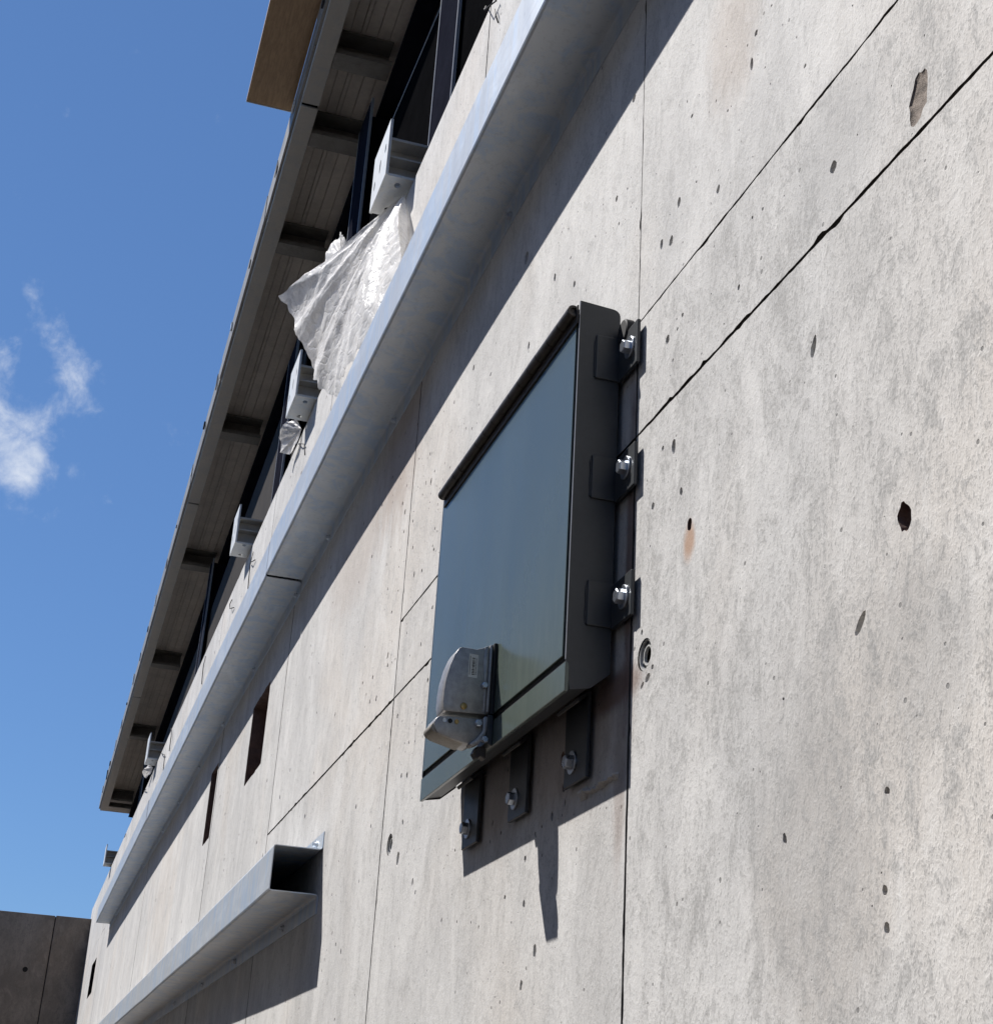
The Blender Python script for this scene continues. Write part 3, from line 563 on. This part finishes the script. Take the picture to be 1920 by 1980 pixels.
for k, (xa, xb) in enumerate([(-2.872, -2.742), (-3.252, -3.122), (-3.632, -3.502)]):
    mb = MB(); mb.box(xa, xb, -0.0165, -0.0085, 0.697, 0.872); mb.prism_x([(-0.0165, 0.872), (-0.0165, 0.862), (-0.034, 0.846), (-0.040, 0.853)], xa, xb)
    br = mb.build('bottom_bracket', FRAME, hatch, bevel=0.002); bolt(xa + 0.05, 0.742, -0.0167, br, 0.15 + 0.5 * k)

# lock on the lower edge of the door: cast housing, dark base, tilted clasp below
LX0, LX1 = -3.182, -3.118
hp = [(-0.112, 1.058), (-0.132, 1.056), (-0.150, 1.049), (-0.184, 1.050), (-0.191, 1.046), (-0.200, 1.030), (-0.209, 1.004), (-0.216, 0.972), (-0.219, 0.942), (-0.219, 0.915), (-0.216, 0.897), (-0.170, 0.899), (-0.130, 0.901), (-0.112, 0.902)]
lock = MB().prism_x(hp, LX0, LX1).build('lock_housing', CAST, hatch, smooth=True, auto=28, bevel=0.0035)
MB().prism_x([(-0.1045, 1.066), (-0.113, 1.066), (-0.1135, 0.900), (-0.1045, 0.900)], LX0 - 0.010, LX1 + 0.012).build('lock_base', RUBBER, hatch, bevel=0.002)
MB().prism_x([(-0.1137, 1.064), (-0.121, 1.062), (-0.1215, 0.905), (-0.1137, 0.905)], LX0 - 0.008, LX1 + 0.006).build('lock_flange', CAST, hatch, smooth=True, auto=28, bevel=0.003)
MB().prism_x([(-0.1217, 1.061), (-0.131, 1.057), (-0.134, 1.02), (-0.128, 0.97), (-0.128, 0.906), (-0.1217, 0.906)], LX0 - 0.002, LX1 + 0.002).build('lock_collar', CAST, hatch, smooth=True, auto=28, bevel=0.002)
MB().prism_x([(-0.1047, 0.899), (-0.118, 0.899), (-0.118, 0.835), (-0.1047, 0.829)], LX0 - 0.006, LX1 + 0.012).build('lock_keeper', FRAME, hatch, bevel=0.002)
cp = [(-0.122, 0.892), (-0.224, 0.886), (-0.232, 0.879), (-0.236, 0.869), (-0.234, 0.858), (-0.226, 0.846), (-0.170, 0.832), (-0.150, 0.829), (-0.138, 0.838), (-0.130, 0.852), (-0.122, 0.868)]
clasp = MB().prism_x(cp, LX0 - 0.004, LX1 - 0.001).build('lock_clasp', CAST, hatch, smooth=True, auto=28, bevel=0.004)
MB().prism_x([(-0.226, 0.872), (-0.239, 0.868), (-0.241, 0.859), (-0.236, 0.851), (-0.224, 0.845), (-0.165, 0.8305), (-0.160, 0.838)], LX0 - 0.012, LX1 - 0.006).build('clasp_handle', CAST_WARM, hatch, smooth=True, auto=28, bevel=0.003)
MB().prism_x([(-0.114, 0.893), (-0.124, 0.895), (-0.128, 0.890), (-0.127, 0.862), (-0.140, 0.842), (-0.156, 0.829), (-0.150, 0.824), (-0.135, 0.831), (-0.120, 0.852)], LX1 - 0.02, LX1 + 0.010).build('clasp_strap', CAST, hatch, smooth=True, auto=28, bevel=0.002)
MB().prism_x([(-0.118, 0.834), (-0.132, 0.832), (-0.138, 0.818), (-0.130, 0.806), (-0.120, 0.812), (-0.110, 0.806), (-0.108, 0.829)], LX1 - 0.045, LX1 - 0.018).build('clasp_hook', HINGE, hatch, bevel=0.002)
def disc_x(mb, y, z, prof, n=18, rot=0.0):
    vs = []; fs = []
    for x, r in prof: vs += [(x, y + r * math.cos(rot + 2 * math.pi * k / n), z + r * math.sin(rot + 2 * math.pi * k / n)) for k in range(n)]
    for i in range(len(prof) - 1): fs += [(i * n + k, i * n + (k + 1) % n, (i + 1) * n + (k + 1) % n, (i + 1) * n + k) for k in range(n)]
    fs.append(tuple((len(prof) - 1) * n + k for k in range(n))); mb.mesh(vs, fs); return mb
disc_x(MB(), -0.172, 0.9135, [(LX1 - 0.002, 0.0078), (LX1 + 0.0018, 0.0078), (LX1 + 0.0028, 0.006)]).build('brass_plug', BRASS, lock, smooth=True, auto=30)
disc_x(MB(), -0.128, 0.966, [(LX1 + 0.001, 0.0075), (LX1 + 0.010, 0.0075), (LX1 + 0.011, 0.006)], 6).build('hex_screw', ZINC, lock)
for yy, mt in ((-0.213, ZINC), (-0.200, RUBBER), (-0.185, BRASS)): disc_x(MB(), yy, 0.8765, [(LX1 - 0.002, 0.0052), (LX1 + 0.0006, 0.0052), (LX1 - 0.0001, 0.004)], 16).build('pin', mt, clasp)
disc_x(MB(), -0.137, 0.878, [(LX1 - 0.002, 0.0085), (LX1 + 0.010, 0.0085), (LX1 + 0.011, 0.007)], 6).build('hex_screw', ZINC, clasp)
disc_x(MB(), -0.122, 0.842, [(LX1 + 0.006, 0.0078), (LX1 + 0.015, 0.0078), (LX1 + 0.016, 0.006)], 6, 0.3).build('hex_screw', ZINC, clasp)
# bar code sticker on the side of the lock
lb = MB(); X = LX1 + 0.0004
lb.face([(X, -0.1665, 0.982), (X, -0.1455, 0.981), (X, -0.1455, 1.0355), (X, -0.1665, 1.0365)], 0)
rng = random.Random(9); z = 0.988
while z < 1.029:
    w = rng.choice([0.0007, 0.0011, 0.0016, 0.0021]); lb.face([(X + 0.0003, -0.1590, z), (X + 0.0003, -0.1525, z), (X + 0.0003, -0.1525, z + w), (X + 0.0003, -0.1590, z + w)], 1); z += w + rng.choice([0.0008, 0.0012, 0.0018])
lb.face([(X + 0.0003, -0.1642, 0.987), (X + 0.0003, -0.1630, 0.987), (X + 0.0003, -0.1630, 1.031), (X + 0.0003, -0.1642, 1.031)], 1)
z = 0.989
while z < 1.026:
    w = rng.uniform(0.0012, 0.0026); lb.face([(X + 0.0003, -0.1503, z), (X + 0.0003, -0.1485, z), (X + 0.0003, -0.1485, z + w), (X + 0.0003, -0.1503, z + w)], 1); z += w + 0.0012
lb.build('barcode_sticker', [LABEL_W, LABEL_B], lock)

# ------------------------------------------------------------------ roof over the wall (pitched down towards the far end)
SL = 0.066
def zr(x): return 6.02 + SL * (x + 7.8)
roof = thing('roof', (-14, 0.4, zr(-14)), 'overhanging roof with pale ribbed underside and dark cross beams, above the wall', 'roof')
RX0, RX1 = -25.45, 1.5
def sbox(mb, x0, x1, y0, y1, d0, d1, m=0): return mb.box(x0, x1, y0, y1, 6.02 + d0, 6.02 + d1, m, SL, -7.8)
RAF = [-24.85, -21.40, -18.375, -15.27, -12.31, -9.42, -8.195, -7.44, -5.2, -2.9]
fj = [RX0, -19.6, -13.7, -7.83, -2.0, RX1]
for i in range(len(fj) - 1):
    mb = MB(); a, b = fj[i] + (0.03 if i else 0), fj[i + 1]
    sbox(mb, a, b, -0.250, -0.135, 0.0, 0.012); sbox(mb, a, b, -0.250, -0.240, 0.012, 0.20); sbox(mb, a, b, -0.250, -0.135, 0.20, 0.212); mb.build('fascia_beam', FASCIA, roof, bevel=0.003)
    if i: sbox(MB(), fj[i] - 0.03, fj[i] + 0.06, -0.243, -0.142, 0.02, 0.18).build('splice_plate', STEEL_B, roof)
mb = MB(); rng = random.Random(8); x = RX0
while x < RX1:
    L_ = rng.uniform(1.6, 3.2); sbox(mb, x, min(RX1, x + L_) - 0.015, -0.266 - rng.uniform(0, 0.006), -0.251, 0.03 + rng.uniform(-0.004, 0.004), 0.235); x += L_
mb.build('edge_trim', STEEL, roof)
for k in range(26):
    x = RX0 + 0.5 + k * 0.95 + rng.uniform(-0.25, 0.25); w = rng.uniform(0.03, 0.10); h = rng.uniform(0.02, 0.05)
    if x > -2: break
    sbox(MB(), x, x + w, -0.276 - rng.uniform(0, 0.012), -0.2725, 0.05 + rng.uniform(0, 0.08), 0.12 + rng.uniform(0, 0.1)).build('edge_clip', [RUBBER, GALV_PALE][k % 3 == 0], roof)
for x in RAF:
    mb = MB(); sbox(mb, x, x + 0.14, -0.133, 0.212, 0.0, 0.012); sbox(mb, x, x + 0.012, -0.133, 0.212, 0.012, 0.172); sbox(mb, x + 0.128, x + 0.14, -0.133, 0.212, 0.012, 0.035); sbox(mb, x, x + 0.14, -0.133, 0.212, 0.172, 0.184); mb.build('rafter', STEEL, roof, bevel=0.002)
    sbox(MB(), x - 0.05, x - 0.008, -0.03, 0.005, 0.15, 0.186).build('clip', STEEL_B, roof)
# ribbed underside, one strip for each board of the deck
ys = [-0.134, -0.062, 0.002, 0.030, 0.105, 0.182, 0.260]
for i in range(len(ys) - 1):
    mb = MB(); sbox(mb, RX0 + 0.02, RX1, ys[i] + 0.002, ys[i + 1] - 0.002, 0.186 + 0.004 * (i % 2), 0.26); mb.build('deck_board', SHEET, roof)
sbox(MB(), RX0 + 0.02, RX1, -0.238, 4.0, 0.262, 0.30).build('deck', STEEL, roof)
sbox(MB(), RX0, RX0 + 0.012, -0.25, 0.26, 0.014, 0.26).build('end_plate', FASCIA, roof)
sbox(MB(), RX0, RX0 + 0.30, -0.134, 0.26, 0.002, 0.014).build('end_flange', FASCIA, roof)
mb = MB(); sbox(mb, RX0 + 0.02, RX1, 0.214, 0.34, -0.06, -0.045); sbox(mb, RX0 + 0.02, RX1, 0.27, 0.285, -0.045, 0.185); mb.build('inner_beam', STEEL_D, roof)
# brown board lying over the roof edge
bd = MB(); bd.box(-8.27, -2.2, -0.560, -0.262, 6.292, 6.325, 0, SL, -8.27)
tag(bd.build('brown_board', BOARD, None, (-5.2, -0.4, 6.45), bevel=0.003), 'brown timber board jutting out past the roof edge at the top', 'board')
bt = MB().box(-8.276, -8.271, -0.5605, -0.262, 6.288, 6.329, 0, SL, -8.27)
o = bt.build('edge_strip', GALV_PALE, bpy.data.objects['brown_board'])

# ------------------------------------------------------------------ steelwork above the wall
def column(x0, x1, y, ztop, label):
    t = thing('steel_column', ((x0 + x1) / 2, y, WALL_TOP), label, 'column', 'steel columns standing on the wall')
    mb = MB(); mb.box(x0 + 0.014, x1 - 0.014, y, y + 0.014, WALL_TOP, ztop); mb.build('front_flange', STEEL_D, t)
    MB().box((x0 + x1) / 2 - 0.007, (x0 + x1) / 2 + 0.007, y + 0.014, y + 0.16, WALL_TOP, ztop).build('web', STEEL_D, t)
    MB().box(x0, x1, y + 0.16, y + 0.174, WALL_TOP, ztop).build('back_flange', STEEL_D, t)
    for a, b in ((x0, x0 + 0.014), (x1 - 0.014, x1)): MB().box(a, b, y - 0.001, y + 0.0145, WALL_TOP, ztop).build('flange_highlight', RIM, t)  # pale strips painted in for sunlight on the flange edges
    return t
column(-5.60, -5.20, 0.135, zr(-5.4) - 0.06, 'dark steel column with bright edges, nearest the camera at the top')
column(-7.90, -7.52, 0.15, zr(-7.7) - 0.06, 'dark steel column with bright edges, just left of the largest bracket')
column(-10.18, -9.79, 0.15, zr(-10) - 0.4, 'dark steel column with bright edges, left of the second bracket')
column(-15.0, -14.7, 0.15, zr(-14.8) - 0.06, 'narrow dark steel column above the middle channel section')
column(-21.9, -21.6, 0.15, zr(-21.7) - 0.06, 'dark steel column at the far end of the roof')
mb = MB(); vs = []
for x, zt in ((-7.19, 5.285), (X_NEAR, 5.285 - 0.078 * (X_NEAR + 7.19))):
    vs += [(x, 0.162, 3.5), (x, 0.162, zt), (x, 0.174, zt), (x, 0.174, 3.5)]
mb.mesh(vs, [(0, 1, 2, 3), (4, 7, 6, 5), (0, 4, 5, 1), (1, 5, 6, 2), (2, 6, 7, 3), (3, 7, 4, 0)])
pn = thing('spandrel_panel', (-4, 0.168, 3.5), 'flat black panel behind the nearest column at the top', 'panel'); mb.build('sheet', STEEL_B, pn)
me_ = MB(); me_.mesh([(-7.19, 0.160, 5.285), (-7.19, 0.160, 5.293), (X_NEAR, 0.160, 4.607), (X_NEAR, 0.160, 4.599), (-7.19, 0.174, 5.285), (-7.19, 0.174, 5.293), (X_NEAR, 0.174, 4.607), (X_NEAR, 0.174, 4.599)], [(0, 1, 2, 3), (4, 5, 6, 7), (1, 5, 6, 2), (0, 4, 7, 3)]); me_.build('top_edge', FASCIA, pn)
eb = MB(); eb.box(-25.2, -9.6, 0.20, 0.212, 3.2, 5.235, 0, 0.075, -10.7); eb.box(-25.2, -9.6, 0.20, 0.34, 5.235, 5.247, 0, 0.075, -10.7)
BEAM = mat_plain('dark_brown_steel', (0.036, 0.031, 0.027), 0.8, 0, 0.2, 4, spec=0.1)
tag(eb.build('eaves_beam', BEAM, None, (-17, 0.3, 3.4)), 'long brown-grey steel beam behind the brackets, above the wall', 'beam')
cl = MB(); cl.box(-25.3, X_NEAR, 0.52, 0.56, 3.0, 6.02 + 0.25, 0, SL, -7.8)  # black sheet in place of the interior's shade under the roof
tag(cl.build('backdrop', STEEL_B, None, (-12, 0.54, 3.2)), 'dark cladding standing in for the deep shade behind the columns, under the roof', 'backdrop')

# brackets on the wall top
def bracket(xf, label, w=0.31, rust=False):
    t = thing('steel_bracket', (xf + w / 2, -0.05, 3.765), label, 'bracket', 'galvanised brackets along the wall top')
    y0 = -0.112; zb, zt = 3.768, 4.052
    # end plate with three slots
    slots = [(0.05, 0.085), (0.135, 0.105), (0.225, 0.085)]
    V = [Vector((xf, zb)), Vector((xf + w, zb)), Vector((xf + w, zt)), Vector((xf, zt))]; F = [[0, 1, 2, 3]]
    for i, (sx, sz) in enumerate(((0.06, 0.10), (0.155, 0.14), (0.25, 0.17))):
        b = len(V); cx, cz = xf + sx, zb + sz; rr = 0.013; hh = 0.036 if i == 1 else 0.024
        pts = [(cx + rr * math.cos(a), cz + hh * math.sin(a)) for a in [2 * math.pi * k / 12 for k in range(12)]]; V += [Vector(p) for p in pts]; F.append(list(range(b, b + 12)))
    r = delaunay_2d_cdt(V, [], F, 1, 1e-7); mb = MB()
    fs = [tuple(f) for f, of in zip(r[2], r[5]) if 0 in of and not any(k > 0 for k in of)]
    for yy in (y0, y0 + 0.012): mb.mesh([(v.x, yy, v.y) for v in r[0]], fs)
    for lp in F:
        k = len(lp); q = [(V[i].x, y0, V[i].y) for i in lp] + [(V[i].x, y0 + 0.012, V[i].y) for i in lp]; mb.mesh(q, [(i, (i + 1) % k, k + (i + 1) % k, k + i) for i in range(k)])
    mb.build('end_plate', GALV_PALE, t)
    # base plate with two round holes
    yb0, yb1 = y0 + 0.0125, 0.012; V = [Vector((xf + 0.006, yb0)), Vector((xf + w - 0.006, yb0)), Vector((xf + w - 0.006, yb1)), Vector((xf + 0.006, yb1))]; F = [[0, 1, 2, 3]]
    for sx in (0.055, 0.245):
        b = len(V); V += [Vector((xf + sx + 0.019 * math.cos(2 * math.pi * k / 16), -0.045 + 0.0135 * math.sin(2 * math.pi * k / 16))) for k in range(16)]; F.append(list(range(b, b + 16)))
    r = delaunay_2d_cdt(V, [], F, 1, 1e-7); mb = MB(); fs = [tuple(f) for f, of in zip(r[2], r[5]) if 0 in of and not any(k > 0 for k in of)]
    for zz in (zb, zb + 0.012): mb.mesh([(v.x, v.y, zz) for v in r[0]], fs)
    for lp in F:
        k = len(lp); q = [(V[i].x, V[i].y, zb) for i in lp] + [(V[i].x, V[i].y, zb + 0.012) for i in lp]; mb.mesh(q, [(i, (i + 1) % k, k + (i + 1) % k, k + i) for i in range(k)])
    mb.build('base_plate', GALV_PALE, t)
    MB().box(xf + w - 0.10, xf + w - 0.088, y0 + 0.0125, 0.19, zb + 0.0125, 3.95).build('web', FASCIA, t)
    MB().box(xf + 0.05, xf + w - 0.006, y0 + 0.0125, 0.19, 3.95, 3.962).build('top_flange', FASCIA, t)
    MB().box(xf + w - 0.088, xf + w - 0.02, y0 + 0.0125, 0.19, 3.872, 3.880).build('stiffener', FASCIA, t)
    return t
bracket(-5.525, 'largest galvanised bracket with three slots, above the plastic sheet')
bracket(-7.680, 'second largest galvanised bracket, just below the tip of the plastic sheet')
bracket(-9.990, 'third galvanised bracket along the wall top, in front of the long brown beam', 0.28)
bracket(-16.85, 'small galvanised bracket in front of the last dark cross beam', 0.34)
b5 = bracket(-24.15, 'tiny dark bracket against the sky, left of the roof end', 0.34)

# ------------------------------------------------------------------ plastic film blowing over the wall top
def fan(name, apex, outline, nr, nt_, amp, seed, parent, pleats, bulge=0.0):
    """thin sheet gathered at a point: radial pleats, sharp creases, a torn outer edge"""
    A = Vector(apex); O = [Vector(p) for p in outline]; cum = [0.0]
    for i in range(len(O) - 1): cum.append(cum[-1] + (O[i + 1] - O[i]).length)
    def at(t):
        d = t * cum[-1]
        for i in range(len(O) - 1):
            if d <= cum[i + 1] + 1e-9: return O[i].lerp(O[i + 1], (d - cum[i]) / max(1e-6, cum[i + 1] - cum[i]))
        return O[-1]
    nrm = (O[0] - A).cross(O[-1] - A).normalized()
    if nrm.y > 0: nrm = -nrm
    def ridge(a, b, c): return 1.0 - 2.0 * abs(mnoise.noise(Vector((a, b, c)))) ** 0.8
    vs = []; fs = []
    for i in range(nr + 1):
        for j in range(nt_ + 1):
            t = j / nt_; r = i / nr; q = A.lerp(at(t), r)
            w = t + 0.03 * mnoise.noise(Vector((r * 3, t * 4, seed)))
            f = 0.55 * math.sin(w * pleats * 6.283 + 1.7 * mnoise.noise(Vector((t * 6, seed, 0)))) + 0.55 * ridge(w * 7, r * 1.1, seed) + 0.30 * ridge(w * 17, r * 2.6, seed + 4)
            f += 0.17 * ridge(w * 20 + r * 6, r * 7.0 - w * 6, seed + 6) + 0.03 * ridge(w * 60, r * 20.0, seed + 9)
            k = amp * (r ** 0.7) * f * min(1, 6 * t + 0.3)
            e = Vector((0, 0, 0))
            if i == nr: e = Vector((0.02 * mnoise.noise(Vector((t * 50, seed, 2))), 0, 0.03 * mnoise.noise(Vector((t * 60, seed, 7)))))
            p = q + nrm * (k + bulge * math.sin(math.pi * r) ** 0.8 * math.sin(math.pi * min(1.0, t))) + e; p.y = min(p.y, -0.006) if p.z < WALL_TOP + 0.01 else p.y
            vs.append(tuple(p))
    for i in range(nr):
        for j in range(nt_): fs.append((i * (nt_ + 1) + j, i * (nt_ + 1) + j + 1, (i + 1) * (nt_ + 1) + j + 1, (i + 1) * (nt_ + 1) + j))
    return MB().mesh(vs, fs).build(name, FILM, parent, smooth=True, auto=50)
film = thing('plastic_sheet', (-5.6, -0.12, 2.80), 'crumpled white plastic sheet blowing out over the wall top', 'plastic sheet')
fan('film', (-5.30, -0.004, 3.75), [(-5.05, -0.012, 3.35), (-4.60, -0.09, 2.86), (-4.9, -0.14, 2.795), (-5.42, -0.155, 2.795), (-5.85, -0.15, 3.02), (-6.15, -0.17, 3.27), (-6.20, -0.22, 3.43), (-6.24, -0.27, 3.50), (-6.44, -0.345, 3.80)], 84, 230, 0.036, 3.0, film, 3, 0.055)
fan('top_flap', (-5.9, -0.16, 3.76), [(-6.18, -0.27, 3.78), (-6.36, -0.19, 3.92), (-6.50, -0.13, 4.14), (-6.56, -0.11, 4.24), (-6.40, -0.09, 4.20), (-6.1, -0.10, 3.95)], 24, 50, 0.025, 8.0, film, 3)
scrap = thing('plastic_scrap', (-8.05, -0.05, 3.72), 'small scrap of white plastic at the wall top, left of the second bracket', 'plastic scrap')
fan('film', (-7.72, -0.01, 3.74), [(-7.75, -0.02, 3.66), (-7.92, -0.03, 3.66), (-8.05, -0.06, 3.72), (-8.02, -0.09, 3.80), (-7.88, -0.08, 3.84), (-7.76, -0.04, 3.82)], 12, 30, 0.02, 11.0, scrap, 3)
s2 = thing('plastic_scrap', (-17.2, -0.05, 3.74), 'tiny scrap of white plastic under the small far bracket', 'plastic scrap')
fan('film', (-16.9, -0.01, 3.76), [(-17.0, -0.02, 3.70), (-17.4, -0.05, 3.74), (-17.3, -0.08, 3.80), (-17.0, -0.05, 3.82)], 8, 16, 0.02, 13.0, s2, 2)

for o in list(bpy.data.objects):
    if '_o' in o: del o['_o']
